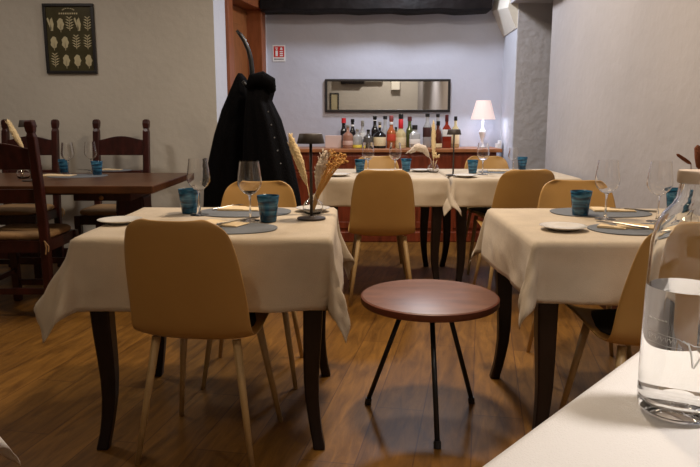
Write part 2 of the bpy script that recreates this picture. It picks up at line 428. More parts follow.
# ------------------------------------------------------------------ round table
c0 = (.305, 2.49)
t = tag(empty('round_table', (*c0, 0)), 'low round wooden table on three thin black legs in the aisle', 'table')
rt = (D(497, 293, 2.50)[0]-D(360, 293, 2.50)[0])/2
MB().lathe([(rt-.004, .4425), (rt, .447), (rt, .468), (rt-.003, .4705)], 72).build('rim', M_STOOLR, t, auto=50)
MB().lathe([(rt-.006, .4695), (rt-.006, .4712), (rt-.008, .472)], 72).build('tabletop', M_STOOLT, t, auto=50)
MB().lathe([(.11, .432), (.11, .4422)], 32).build('mounting_plate', M_BLACK, t)
for fx, fy, tx, ty in ((.306, 2.185, .302, 2.385), (.072, 2.555, .215, 2.52), (.494, 2.565, .375, 2.52)):
    a = Vector((tx-c0[0], ty-c0[1], .433)); b = Vector((fx-c0[0], fy-c0[1], .012))
    l = MB().tube([a, b], .0095, 12).build('leg', M_BLACK, t, smooth=True)
    MB().tube([b+(a-b)*.03, b+Vector((0, 0, -.012))], [.013, .0135], 12).build('foot_cap', M_BLACK, l)

# ------------------------------------------------------------------ rustic dining group on the left
RG = 'dark rustic dining chairs around the bare wooden table'
def rustic_chair():
    t = empty('rustic_chair', (0, 0, 0))
    for sx in (-1, 1):
        x = sx*.19
        MB().sqloft([(x, -.19, 0, .022), (x, -.20, .2, .023), (x, -.20, .46, .024), (x, -.225, .75, .024), (x, -.262, 1.04, .023), (x, -.266, 1.06, .018), (x, -.268, 1.07, .022), (x, -.272, 1.10, .025), (x, -.275, 1.122, .023), (x, -.276, 1.13, .014)]).build('back_post', M_RUST, t, bevel=.006)
        MB().sqloft([(x, .19, 0, .021), (x, .19, .2, .022), (x, .19, .455, .023)]).build('leg', M_RUST, t, bevel=.004)
    def slat(z0, z1, arch, y0, name):
        m = MB(); n = 12; rings = []
        for i in range(n+1):
            x = -.172+.344*i/n; b = arch*math.sin(PI*i/n)**1.5
            rings.append([(x, y0-.010, z0), (x, y0+.012, z0), (x, y0+.012-(z1-z0)*.13, z1+b), (x, y0-.010-(z1-z0)*.13, z1+b)])
        m.loft(rings).build(name, M_RUST, t, bevel=.003)
    slat(.86, .975, .030, -.237, 'crest_rail'); slat(.67, .75, 0, -.214, 'back_slat')
    m = MB(); m.box(-.17, .17, .18, .20, .39, .455); m.box(-.17, .17, -.21, -.19, .39, .455); m.box(-.20, -.18, -.18, .17, .39, .455); m.box(.18, .20, -.18, .17, .39, .455)
    m.build('seat_rail', M_RUST, t)
    for y_, z_ in ((.19, .12), (.19, .26), (-.195, .16)):
        MB().box(-.17, .17, y_-.012, y_+.012, z_-.018, z_+.018).build('stretcher', M_RUST, t, bevel=.003)
    for sx in (-1, 1): MB().box(sx*.19-.011, sx*.19+.011, -.18, .17, .18, .21).build('stretcher', M_RUST, t, bevel=.003)
    m = MB(); rings = []
    for z, k in ((.456, .94), (.467, 1.0), (.482, 1.0), (.494, .93), (.497, .6)):
        rings.append([(.20*k*math.copysign(abs(math.cos(a))**.35, math.cos(a)), .005+.195*k*math.copysign(abs(math.sin(a))**.35, math.sin(a)), z) for a in [2*PI*i/32 for i in range(32)]])
    c = m.loft(rings).build('seat_cushion', M_RUSH, t, smooth=True)
    for sx in (-1, 1):
        MB().tube([(sx*.165, -.185, .465), (sx*.205, -.235, .455), (sx*.212, -.24, .42), (sx*.206, -.242, .385)], .004, 6).build('tie', M_RUSH, c)
        MB().tube([(sx*.205, -.235, .455), (sx*.225, -.238, .43), (sx*.222, -.24, .40)], .004, 6).build('tie', M_RUSH, c)
    return t
inst('rustic', rustic_chair, (-1.915, 3.93, 0), 0, 'dark rustic chair with tan cushion, back to camera at left edge', 'chair', RG)
inst('rustic', rustic_chair, (-1.745, 4.91, 0), PI, 'dark rustic chair with arched crest rail against wall, right of the other', 'chair', RG)
inst('rustic', rustic_chair, (-2.44, 4.91, 0), PI, 'dark rustic chair against the wall at far left, beneath the framed print', 'chair', RG)
t = tag(empty('rustic_table', (-2.1, 4.25, 0)), 'bare dark wooden rectangular table along the left wall', 'table')
TX0, TX1, TY0, TY1 = -3.3+2.1, -1.12+2.1, 3.79-4.25, 4.72-4.25
MB().box(TX0, TX1, TY0, TY1, .715, .76).build('tabletop', M_RTABLE, t, bevel=.006)
MB().box(TX0+.2, TX1-.25, -.03, .03, .66, .7145).build('rail', M_RUST, t)
dr = MB().box(.46, .80, -.30, .30, .655, .7145).build('drawer', M_RUST, t, bevel=.003)
MB().ball((.63, -.312, .675), .014).build('knob', M_RUSH, dr)
for x_ in (-1.0, .72):
    m = MB(); m.sqloft([(x_, 0, .06, .075), (x_, 0, .12, .085), (x_, 0, .22, .06), (x_, 0, .40, .07), (x_, 0, .56, .09), (x_, 0, .6545, .085)])
    m.build('pedestal', M_RUST, t, bevel=.012)
    MB().box(x_-.05, x_+.05, -.36, .36, 0, .0595).build('foot', M_RUST, t, bevel=.01)

# ------------------------------------------------------------------ table-top things
def tumbler():
    m = MB(); m.lathe([(.0265, 0), (.028, .003), (.0315, .035), (.0355, .068), (.0395, .092), (.0385, .0935), (.0368, .092), (.0325, .066), (.0285, .035), (.0255, .012), (.02, .009)], 36)
    return m.build('tumbler', M_CUP, auto=55)
def wineglass(h=.215, R_=.043):
    t = empty('wine_glass', (0, 0, 0))
    MB().lathe([(.036, 0), (.0365, .0012), (.030, .0028), (.010, .005), (.0050, .012), (.0036, .03), (.0034, .07), (.0045, .088), (.008, .0945)], 36).build('stem', M_GLASS, t, auto=55)
    z = .0947
    out = [(.0082, 0), (.020, .006), (.034, .020), (.0425, .036), (.0435, .048), (.0405, .075), (.0365, .105), (.0345, .122)]
    inn = [(r_-.0016, zz) for r_, zz in reversed(out[1:])]+[(.0155, .0066), (.004, .0035)]
    MB().lathe([(a, z+b) for a, b in out+inn], 40).build('bowl', M_GLASS, t, auto=55)
    return t
def side_plate():
    m = MB(); m.lathe([(.035, 0), (.042, .001), (.062, .008), (.079, .0135), (.0805, .0155), (.078, .0155), (.060, .0105), (.043, .0045), (.02, .004)], 40)
    return m.build('side_plate', M_PLATE, smooth=True)
def superell(a, b, p, n=48): return [(a*math.copysign(abs(math.cos(t_))**p, math.cos(t_)), b*math.copysign(abs(math.sin(t_))**p, math.sin(t_))) for t_ in [2*PI*i/n for i in range(n)]]
def placemat():
    return MB().prism(superell(.19, .15, .85), 0, .0022).build('placemat', M_MAT)
def napkin():
    m = MB()
    m.prism([(-.085, -.052), (.085, -.046), (.088, .048), (-.080, .055)], 0, .003)
    m.prism([(-.084, -.051), (.080, -.045), (.0, .052), (-.078, .053)], .003, .0055)
    m.prism([(-.083, -.050), (.02, -.046), (-.03, .05), (-.078, .051)], .0055, .0075)
    return m.build('napkin', M_NAP, bevel=.001)
def fork():
    m = MB()
    m.tube([(0, -.095, .002), (0, -.05, .003), (0, .0, .006), (0, .035, .006)], [.005, .0038, .0028, .003], 8, sy=.5)
    m.prism([(-.004, .033), (.004, .033), (.0115, .052), (-.0115, .052)], .004, .0062)
    for x_ in (-.0095, -.0032, .0032, .0095): m.box(x_-.0014, x_+.0014, .05, .092, .004, .006)
    return m.build('fork', M_STEEL)
def table_lamp():
    t = empty('table_lamp', (0, 0, 0))
    MB().lathe([(.054, 0), (.055, .003), (.054, .007), (.012, .010), (.008, .014)], 40).build('base', M_LAMPB, t, auto=40)
    MB().lathe([(.0058, .0142), (.0058, .325)], 14).build('pole', M_LAMPB, t, smooth=True)
    MB().lathe([(.010, .325), (.052, .3255), (.0525, .3275), (.0435, .3655), (.041, .3675), (.012, .368)], 40).build('shade', M_LAMPB, t, auto=40)
    return t
ZT = .7572
def put(key, mk, px, py, label, cat, group=None, rz=0, z=ZT, sc=None, dz=0):
    x, y = G(px, py, z); return inst(key, mk, (x, y, z+dz), rz, label, cat, group, sc)
GC, GW, GP, GM, GN, GF, GL = 'teal glass tumblers', 'wine glasses on the tables', 'white side plates', 'slate grey placemats', 'folded cream napkins', 'forks laid on napkins', 'small black cordless lamps'
# front left table
x, y = G(245, 212, ZT); inst('mat', placemat, (x, y, ZT), 0, 'grey placemat on the far side of the front left table', 'placemat', GM)
x, y = G(226, 228.5, ZT); inst('mat', placemat, (x, y, ZT), 0, 'grey placemat behind the back of the left foreground chair', 'placemat', GM, sc=(.95, .8, 1))
put('napkin', napkin, 242, 210, 'cream napkin behind the two wine glasses on front left table', 'napkin', GN, R(-8), dz=.0035, sc=(1.05, 1.1, 1))
put('napkin', napkin, 222, 225, 'cream napkin peeking over the left foreground chair back', 'napkin', GN, R(-20), dz=.0035)
put('fork', fork, 228, 208.5, 'fork left of the napkin on far side of the front left table', 'fork', GF, R(-30), dz=.0035)
put('fork', fork, 238, 225, 'fork beside the napkin nearest the left foreground chair', 'fork', GF, R(-40), dz=.0125)
put('cup', tumbler, 189.5, 213.0, 'teal tumbler left of both wine glasses on the front left table', 'glass', GC, z=ZT, sc=(1.08, 1.08, 1.06))
put('cup', tumbler, 268.5, 221.5, 'teal banded tumbler beside the black lamp on front left table', 'glass', GC, z=ZT, rz=1, sc=(1.08, 1.08, 1.06))
put('wine', wineglass, 200, 215, 'wine glass nearer the teal tumbler at left of front left table', 'wine glass', GW, sc=(1.06, 1.06, 1.04))
put('wine', wineglass, 250.5, 220.5, 'wine glass in front of the black coats on front left table', 'wine glass', GW, sc=(1.06, 1.06, 1.03))
put('plate', side_plate, 120, 223, 'white side plate at the left corner of the front left table', 'plate', GP)
put('plate', side_plate, 313, 211, 'white side plate behind the black lamp on front left table', 'plate', GP, sc=(.9, .9, 1))
put('lamp', table_lamp, 311.5, 219, 'black cordless lamp on the front left table', 'lamp', GL, sc=(1, 1, .885))
# front right table
put('mat', placemat, 600, 212.5, 'grey placemat on the far side of the front right table', 'placemat', GM, sc=(1.05, .95, 1))
put('mat', placemat, 640, 229, 'grey placemat nearer the carafe on the front right table', 'placemat', GM, R(8), sc=(.95, .85, 1))
put('napkin', napkin, 612, 211, 'cream napkin between the two wine glasses on front right table', 'napkin', GN, R(-6), dz=.0035)
put('napkin', napkin, 642, 228, 'cream napkin just left of the carafe neck', 'napkin', GN, R(-14), dz=.0035)
put('napkin', napkin, 612, 228.5, 'small cream napkin right of the white plate on front right table', 'napkin', GN, R(-30), dz=.0035, sc=(.55, .55, 1))
put('fork', fork, 633, 211.5, 'fork right of the far napkin on front right table', 'fork', GF, R(60), dz=.0035)
put('fork', fork, 622, 229, 'fork across the near placemat on front right table', 'fork', GF, R(40), dz=.012)
put('cup', tumbler, 580, 215.5, 'teal tumbler in front of the chair by the right wall', 'glass', GC, rz=2, sc=(1.08, 1.08, 1.06))
put('cup', tumbler, 674, 210.5, 'teal tumbler half hidden behind the carafe neck', 'glass', GC, rz=3)
put('wine', wineglass, 605, 219, 'wine glass just right of the tumbler on front right table', 'wine glass', GW, sc=(1.06, 1.06, 1.04))
put('wine', wineglass, 657, 221.5, 'wine glass beside the carafe neck on front right table', 'wine glass', GW, sc=(1.06, 1.06, 1.04))
put('plate', side_plate, 563, 229.5, 'white side plate near the left edge of front right table', 'plate', GP, sc=(1, 1, 1))
# back table (left)
put('plate', side_plate, 339, 176, 'white side plate on the left corner of the back table', 'plate', GP)
put('plate', side_plate, 421, 171.5, 'white side plate left of the small pampas vase', 'plate', GP)
put('cup', tumbler, 360, 172.5, 'teal tumbler left of the centre back chair', 'glass', GC, rz=4)
put('cup', tumbler, 406, 171.5, 'teal tumbler right of the centre back chair', 'glass', GC, rz=5)
put('wine', wineglass, 368, 174, 'wine glass beside the left tumbler of the back table', 'wine glass', GW)
put('wine', wineglass, 395, 174, 'wine glass in front of the amber bottle on the back table', 'wine glass', GW)
# back table (right)
put('plate', side_plate, 465, 177, 'white side plate in front of the back right tumbler', 'plate', GP)
put('lamp', table_lamp, 453, 175.5, 'black cordless lamp on the back right table', 'lamp', GL, sc=(.92, .92, .84))
put('cup', tumbler, 472.5, 173.2, 'teal tumbler between small black lamp and wine glass at the back', 'glass', GC, rz=6)
put('wine', wineglass, 482.5, 174.5, 'wine glass below the pink-shaded lamp', 'wine glass', GW)
put('mat', placemat, 500, 172, 'grey placemat at the far side of the back right table', 'placemat', GM, sc=(.8, .8, 1))
put('napkin', napkin, 497, 171.5, 'cream napkin on the back right table', 'napkin', GN, dz=.0035, sc=(.8, .8, 1))
put('wine', wineglass, 513, 170.5, 'wine glass at the right end of the back right table', 'wine glass', GW, sc=(.9, .9, .78))
put('cup', tumbler, 522, 169.3, 'teal tumbler against the grey niche at the back right', 'glass', GC, rz=7)
# rustic table
ZR = .7602
put('mat', placemat, 78, 176, 'grey placemat at the middle of the bare rustic table', 'placemat', GM, z=ZR)
put('mat', placemat, 110, 170.5, 'grey placemat near the wall on the bare rustic table', 'placemat', GM, z=ZR, sc=(.8, .7, 1))
put('napkin', napkin, 58, 176, 'cream napkin on the rustic table beside the rustic chair post', 'napkin', GN, z=ZR, dz=.0025, sc=(1.2, 1.2, 1))
put('napkin', napkin, 112, 170.2, 'cream napkin on the rustic table toward its right end', 'napkin', GN, z=ZR, dz=.0025, sc=(.8, .6, 1))
put('fork', fork, 88, 171, 'fork on the bare rustic table', 'fork', GF, z=ZR, rz=R(70), dz=.0028)
put('cup', tumbler, 64.5, 172.5, 'left teal tumbler on the bare rustic table', 'glass', GC, z=ZR, rz=.5)
put('cup', tumbler, 97.5, 175, 'right teal tumbler on the bare rustic table', 'glass', GC, z=ZR, rz=1.5)
put('wine', wineglass, 69, 174.5, 'left wine glass on the bare rustic table', 'wine glass', GW, z=ZR)
put('wine', wineglass, 92, 172.8, 'right wine glass on the bare rustic table', 'wine glass', GW, z=ZR)
x, y = G(34, 181, ZR)
inst('lamp', table_lamp, (x-.012, y, ZR), 0, 'black cordless lamp half hidden behind the rustic chair post', 'lamp', GL)

# vases and dried flowers --------------------------------------------------
def bud_vase(s=1.0):
    out = [(.024, 0), (.034, .004), (.041, .018), (.041, .034), (.033, .050), (.018, .062), (.0155, .072), (.019, .080)]
    inn = [(r_-.0016, z) for r_, z in reversed(out[2:])]+[(.031, .007), (.01, .006)]
    m = MB(); m.lathe([(a*s, b*s) for a, b in out+inn], 36); return m.build('bud_vase', M_GLASS, auto=55)
def plume(mb, pts, w_, n=10):
    pts = [Vector(p) for p in pts]; P = []; rr = []
    for i in range(n*2+1):
        t_ = i/(n*2); k = t_*(len(pts)-1); a = min(int(k), len(pts)-2); P.append(pts[a].lerp(pts[a+1], k-a))
        rr.append(w_*(.10+math.sin(PI*min(1, t_*1.0))**.7*(.85+.25*((i*7) % 5)/5)) if t_ < 1 else .001)
    mb.tube(P, rr, 10)
    for i in range(60):
        k = random.random()*.9+.05; a = int(k*(n*2)); p = P[a]; dr_ = (P[min(a+1, n*2)]-P[a-1]).normalized()
        q = random.uniform(0, 6.28); side = Vector((math.cos(q), math.sin(q), 0))
        s0 = p+side*rr[a]*.7; mb.tube([s0, s0+side*w_*.55+dr_*w_*1.1], [w_*.14, w_*.03], 4)
x0, y0 = G(313, 214, ZT)
inst('vase', bud_vase, (x0, y0, ZT), 0, 'small round glass vase behind the black lamp on front left table', 'vase', 'glass bud vases')
def rel(px, py, Y): 
    a = D(px, py, Y); return (a[0], Y, a[1])
pl = MB(); pl.tube([(x0-.003, y0, ZT+.012), rel(306, 178, y0)], .002, 6); plume(pl, [rel(307, 186, y0), rel(300, 163, y0-.005), rel(294, 148, y0), rel(289, 133, y0+.005)], .017)
tag(pl.build('pampas_plume', M_PAMPAS, smooth=True), 'tall cream pampas plume leaning left behind the black lamp', 'dried flower')
pl = MB(); plume(pl, [rel(318, 192, y0+.02), rel(321, 170, y0+.025), rel(326, 150, y0+.03)], .022); pl.tube([(x0+.003, y0+.008, ZT+.012), rel(318, 194, y0+.02)], .002, 6)
tag(pl.build('pampas_plume', M_PAMPW, smooth=True), 'pale greyish pampas plume standing right of the black lamp pole', 'dried flower')
st = MB()
ends = [(330, 163), (335, 158), (339, 157), (342, 155), (344, 160), (337, 164), (333, 152), (341, 162), (345, 157)]
for i, (ex, ey) in enumerate(ends):
    yy = y0+.012*((i*3) % 5-2)
    a = Vector((x0+.004*((i % 3)-1), y0, ZT+.012)); b = Vector(rel(315+i*.5, 196, y0)); c = Vector(rel(ex, ey, yy))
    mid = b.lerp(c, .5)+Vector((0, 0, .008))
    st.tube([a, b, mid, c], [.0016, .0022, .0035, .002], 6)
    for k in range(7):
        st.ball(c+Vector((random.uniform(-.014, .014), random.uniform(-.008, .008), random.uniform(-.012, .010))), random.uniform(.003, .0055), 6, 4)
    for k in range(8): st.tube([mid.lerp(c, k/8), mid.lerp(c, k/8)+Vector((random.uniform(-.012, .012), random.uniform(-.006, .006), .014))], [.0018, .0006], 4)
tag(st.build('dried_straw', M_GOLDST, smooth=True), 'golden dried straw bunch leaning right beside the black lamp', 'dried flower', kind='stuff')
# vase on the back table
x1, y1 = G(433, 172.5, ZT)
inst('vase', bud_vase, (x1, y1, ZT), 0, 'small glass vase in the middle of the back table', 'vase', 'glass bud vases', sc=(1.0, 1.0, 1.0))
pl = MB(); pl.tube([(x1, y1, ZT+.012), rel(433.5, 160, y1)], .002, 6); plume(pl, [rel(433.5, 160, y1), rel(433.5, 140, y1), rel(433.5, 120, y1)], .015)
tag(pl.build('pampas_plume', M_PAMPAS, smooth=True), 'upright slender cream plume in the back table vase', 'dried flower')
pl = MB(); pl.tube([(x1, y1-.004, ZT+.013), rel(431, 160, y1-.01), rel(428, 155, y1-.02)], .002, 6); plume(pl, [rel(429, 157, y1-.02), rel(424, 149, y1-.03), rel(417, 147, y1-.04), rel(409, 153, y1-.05)], .026)
tag(pl.build('pampas_plume', M_PAMPW, smooth=True), 'drooping pale plume hanging left from the back table vase', 'dried flower')
pl = MB(); pl.tube([(x1+.004, y1, ZT+.013), rel(437, 160, y1)], .002, 6); 
for k in range(18): pl.ball(Vector(rel(436.5, 156, y1))+Vector((random.uniform(-.02, .02), random.uniform(-.015, .015), random.uniform(-.012, .02))), .007, 6, 4)
tag(pl.build('dried_flower_head', M_PAMPAS, smooth=True), 'short cream flower head low in the back table vase', 'dried flower')
# vase on the front right table, outside the frame, its reeds leaning in
x2, y2 = 1.17, 2.28
inst('vase', bud_vase, (x2, y2, ZT), 0, 'small glass vase holding brown reeds on the front right table', 'vase', 'glass bud vases')
for (ax, ay, bx, by, r_, lab) in ((676.5, 154, 691, 164, .0065, 'thin brown reed head leaning left above the carafe'), (697.5, 145, 700.5, 170, .014, 'thick dark brown reed head cut by the right edge')):
    pl = MB(); a = Vector(rel(ax, ay, y2)); b = Vector(rel(bx, by, y2)); 
    pl.tube([(x2, y2, ZT+.012), (x2-.004, y2, ZT+.09), b.lerp(Vector((x2, y2, ZT+.09)), .35), b], [.0016]*4, 6)
    pl.tube([b, b.lerp(a, .15), b.lerp(a, .5), b.lerp(a, .9), a], [r_*.3, r_*.9, r_, r_*.8, r_*.15], 10)
    tag(pl.build('brown_reed', M_BROWNST, smooth=True), lab, 'dried flower')
# plume in the rustic table's vase
x3, y3 = G(26, 178, ZR)
inst('vase', bud_vase, (x3, y3-.03, ZR), 0, 'small glass vase on the rustic table behind rustic chair back', 'vase', 'glass bud vases')
y3 -= .03
pl = MB(); pl.tube([(x3, y3, ZR+.012), rel(24, 150, y3)], .002, 6); plume(pl, [rel(24, 150, y3), rel(18, 140, y3), rel(12, 129, y3), rel(7, 119, y3)], .018)
tag(pl.build('pampas_plume', M_PAMPAS, smooth=True), 'cream pampas plume at the far left above the rustic table', 'dried flower')

# ------------------------------------------------------------------ carafe
cy_ = .835; cx_ = D(685.5, 300, cy_)[0]
def zz(y): return D(691.5, y, cy_)[1]-ZT
cxx = cy_*CT+.3*ST
def rp(px): return (691.5-px)*cxx/F
t = tag(empty('water_carafe', (cx_, cy_, ZT)), 'clear glass carafe half full of water with pale stopper in right foreground', 'carafe')
zs = [zz(v) for v in (417, 300, 243, 226, 213, 204, 197, 190, 182)]
out = [(.036, 0), (.044, .002), (.0475, .008), (.0492, .020), (.0490, .08), (.0485, zs[1]), (.0462, zs[2]), (.0430, zs[3]), (.0345, zs[4]), (.0245, zs[5]), (.0205, zs[6]), (.0190, zs[7]+.004), (.0190, zs[8]-.002)]
inn = [(r_-.0032, z) for r_, z in reversed(out[3:])]+[(.040, .016), (.026, .013), (.006, .018)]
MB().lathe(out+inn, 72).build('bottle', M_GLASSC, t, auto=55)
zw = zz(286)
wp = [(.006, .0176), (.026, .0126), (.0402, .0156)]
for r_, z in out[3:]:
    if z < zw: wp.append((r_-.0030, z if z > .03 else .0245))
wp.append((out[5][0]-.0027, zw)); wp.append((.02, zw-.0004))
MB().lathe(wp, 72).build('water', M_WATER, t, smooth=False, auto=30)
zc = out[-1][1]
MB().lathe([(.012, zc+.0006), (.0210, zc+.001), (.0216, zc+.003), (.0216, zc+.0145), (.0203, zc+.0165), (.01, zc+.017)], 40).build('stopper', M_CORK, t, auto=40)
# white printed mark: two small lines of lettering and a swooping V
mk = MB()
def on(px, py):   # a point on the front of the glass wall at this height / side offset
    z = zz(py)+.004; dx = -(685.5-px)*cxx*.95/F; rr = .0490
    dx = max(-rr*.985, dx); return Vector((dx, -math.sqrt(rr*rr-dx*dx)-.0004, z))
def stroke(pts, r_): mk.tube([on(*p) for p in pts], r_, 5)
for x_ in range(646, 656, 2): stroke([(x_, 317), (x_+1.3, 317.6)], .0009)
for x_ in range(646, 664, 3): stroke([(x_, 333-(x_-646)*.02), (x_+1, 337), (x_+2.2, 333.5)], .00045)
stroke([(645, 330), (655, 331), (665, 332), (668, 334)], .0004); stroke([(646, 340), (656, 341), (668, 341)], .0004)
stroke([(668, 333), (673, 336), (676, 345), (678, 357), (679, 358), (684, 349), (692, 341)], .0013)
stroke([(672, 334), (678, 337), (690, 338)], .0005); stroke([(686, 346), (688, 351), (692, 347)], .0005)
mk.build('printed_mark', M_ETCH, t)

# ------------------------------------------------------------------ sideboard, bottles, mirror, lamp
ZS = .865
sx0, sx1 = D(278, 150, 6.15)[0], D(497, 150, 6.15)[0]
t = tag(empty('sideboard', ((sx0+sx1)/2, 6.37, 0)), 'long red mahogany sideboard against the back wall under the mirror', 'sideboard')
hw = (sx1-sx0)/2
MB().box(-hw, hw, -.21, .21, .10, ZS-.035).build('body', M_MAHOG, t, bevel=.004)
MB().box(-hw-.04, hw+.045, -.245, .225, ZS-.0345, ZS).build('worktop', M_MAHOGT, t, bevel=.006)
MB().box(-hw-.02, hw+.02, -.235, .21, 0, .0995).build('plinth', M_MAHOG, t, bevel=.01)
nd = 5; dw = 2*hw/nd
for i in range(nd):
    xa = -hw+dw*i+.012; xb = xa+dw-.024
    dr = MB().box(xa, xb, -.222, -.2105, .67, .80).build('drawer', M_MAHOG, t, bevel=.003)
    MB().ball(((xa+xb)/2, -.232, .735), .011).build('knob', M_MAHOGT, dr)
    m = MB(); m.box(xa, xa+.06, -.226, -.2105, .13, .65); m.box(xb-.06, xb, -.226, -.2105, .13, .65); m.box(xa+.06, xb-.06, -.226, -.2105, .59, .65); m.box(xa+.06, xb-.06, -.226, -.2105, .13, .19); m.box(xa+.06, xb-.06, -.218, -.2105, .19, .59)
    do = m.build('door', M_MAHOG, t, bevel=.003)
    MB().ball((xb-.03, -.236, .42), .010).build('knob', M_MAHOGT, do)

def gl(name, col, rough=.08, trans=.0): return mat(name, col, rough, trans=trans, coat=.5)
B_BLK = gl('black_glass', (.008, .007, .007)); B_AMB = gl('amber_glass', (.32, .10, .035), trans=.3); B_ROSE = gl('rose_spirit', (.42, .20, .13), trans=.3)
B_CLR = gl('clear_bottle', (.66, .66, .64), trans=.55); B_OLV = gl('olive_glass', (.10, .12, .03), trans=.2); B_YEL = gl('pale_yellow_spirit', (.72, .58, .30), trans=.3)
B_GRY = gl('smoky_glass', (.12, .11, .10), trans=.3); B_ORG = gl('orange_spirit', (.50, .13, .04), trans=.2); B_RED = gl('red_spirit', (.30, .03, .015), trans=.2); B_BRN = gl('brown_spirit', (.11, .025, .012), trans=.1)
K_RED = mat('red_cap', (.60, .02, .03), .4); K_BLK = mat('black_cap', (.012, .012, .012), .4); K_PNK = mat('dusky_pink_cap', (.45, .12, .13), .4); K_SIL = mat('silver_cap', (.5, .5, .45), .35, metal=.6); K_MAR = mat('maroon_cap', (.12, .02, .02), .4)
L_CRM = mat('cream_label', (.75, .62, .38), .7); L_WHT = mat('white_label', (.75, .73, .70), .7); L_YEL = mat('yellow_label', (.75, .62, .08), .6); L_DRK = mat('dark_label', (.05, .015, .012), .6); L_RED = mat('red_label', (.55, .06, .03), .6); L_PNK = mat('pink_label', (.62, .42, .36), .6); L_BLK = mat('black_label', (.02, .02, .02), .6)
def bottle(px, top, wpx, row, glass, cap, lab, label, lz=(.28, .62), sh=.58, neck=.30, capf=.10, square=False, extra=None):
    Y = 6.225 if row == 0 else 6.42 if row == 1 else 6.30
    x, zt = D(px, top, Y); H = zt-ZS-.001; c_ = Y*CT+.2*ST; r_ = wpx*1.1*c_/F/2; rn = max(.010, r_*neck)
    t = tag(empty('bottle', (x, Y, ZS+.001)), label, 'bottle', 'spirit and wine bottles on the sideboard')
    n = 4 if square else 20
    def L_(prof, n_=None):
        m = MB()
        if square and n_ is None:
            for_ = [[(a*.98*math.copysign(abs(math.cos(q))**.3, math.cos(q)), a*.85*math.copysign(abs(math.sin(q))**.3, math.sin(q)), z) for q in [2*PI*i/24 for i in range(24)]] for a, z in prof]
            return m.loft(for_)
        return m.lathe(prof, 24)
    L_([(r_*.9, 0), (r_, .004), (r_, H*sh*.92), (r_*.93, H*sh), (r_*.6, H*(sh+.07)), (rn, H*(sh+.13)), (rn, H*(1-capf))]).build('glass_body', glass, t, auto=50)
    MB().lathe([(rn*1.15, H*(1-capf)), (rn*1.22, H*(1-capf)+.001), (rn*1.18, H-.002), (rn*.9, H)], 16).build('cap', cap, t, auto=50)
    if lab:
        L_([(r_*1.015, H*sh*lz[0]), (r_*1.02, H*sh*lz[0]+.001), (r_*1.02, H*sh*lz[1]), (r_*1.015, H*sh*lz[1]+.001)]).build('label_band', lab, t, auto=50)
    if extra:
        m_, a, b, w_ = extra
        MB().lathe([(rn*w_, H*a), (rn*w_*1.02, H*a+.001), (rn*w_*.95, H*b), (rn*w_*.9, H*b+.001)], 16).build('neck_band', m_, t, auto=50)
    return t
bottle(343.7, 118, 6.2, 1, B_BLK, K_RED, None, 'dark bottle with bright red cap at the left end of the row', capf=.17, neck=.55)
bottle(347.8, 125, 9.6, 0, B_ROSE, K_SIL, L_PNK, 'rose-amber bottle in front of the red-capped bottle', lz=(.25, .55), neck=.3)
bottle(352.6, 119, 5.6, 1, B_BLK, K_BLK, None, 'slim dark wine bottle with white neck ring near the left end', extra=(L_WHT, .74, .80, 1.1), neck=.5, capf=.12)
bottle(357.3, 129, 8.6, 0, B_CLR, K_SIL, L_YEL, 'short clear bottle with yellow label low on it', lz=(.05, .28), sh=.62)
bottle(362.6, 120.5, 6.0, 2, B_CLR, K_SIL, L_WHT, 'clear silver-necked bottle with a round white label', lz=(.55, .95), neck=.4, capf=.2)
bottle(368.3, 129.5, 9.0, 0, B_GRY, K_BLK, None, 'squat smoky grey bottle left of the cream-labelled black bottle', sh=.62)
bottle(374.9, 116, 6.6, 1, B_BLK, K_BLK, None, 'tall black bottle standing behind the cream-labelled one', neck=.45, extra=(L_WHT, .85, .87, 1.2))
bottle(379.8, 121.5, 11.4, 0, B_BLK, K_SIL, L_CRM, 'wide black bottle with a large cream label', lz=(.18, .80), sh=.52, neck=.22, extra=(L_CRM, .78, .86, 1.1))
bottle(385.2, 116, 6.2, 1, B_CLR, K_BLK, None, 'tall clear bottle with black cap behind the black bottle', neck=.5)
bottle(391.4, 115.5, 8.2, 0, B_ORG, K_PNK, L_RED, 'orange bottle with red label and dusky pink cap', lz=(.45, .82), neck=.4, capf=.16, sh=.52, extra=(L_WHT, .72, .80, 1.1))
bottle(396.0, 127, 5.5, 1, B_OLV, K_BLK, None, 'small green bottle between the orange and the pale yellow ones', sh=.6)
bottle(401.0, 114, 9.6, 0, B_YEL, K_BLK, L_CRM, 'pale yellow bottle with red neck and black cap', lz=(.2, .7), neck=.38, capf=.14, sh=.45, extra=(K_RED, .58, .85, 1.2))
bottle(409.8, 116.5, 6.6, 1, B_OLV, K_MAR, None, 'olive green wine bottle with maroon capsule', neck=.5, capf=.15)
bottle(414.9, 125, 9.8, 2, B_CLR, K_BLK, L_WHT, 'clear square bottle with black cap right of the green bottle', capf=.2, neck=.42, sh=.62, square=True)
bottle(427.6, 113.5, 8.0, 1, B_CLR, K_BLK, L_DRK, 'tall clear bottle with dark brown label behind the plume', lz=(.50, .95), neck=.42, sh=.62)
bottle(438.0, 113.8, 6.5, 1, B_CLR, K_BLK, None, 'tall clear bottle with black cap right of the upright plume', neck=.45)
bottle(438.4, 121, 7.4, 0, B_BRN, K_BLK, L_CRM, 'brown bottle with black cap right of the upright plume', lz=(.05, .3), neck=.4, capf=.16)
bottle(447.0, 114.7, 8.4, 2, B_RED, K_MAR, L_WHT, 'red liquor bottle with maroon cap behind the small black lamp', lz=(.60, .95), neck=.34, capf=.2, square=True)
bottle(455.8, 116.3, 7.6, 1, B_YEL, K_BLK, L_CRM, 'pale yellow bottle at the right end of the row', lz=(.2, .8), neck=.34, capf=.14)
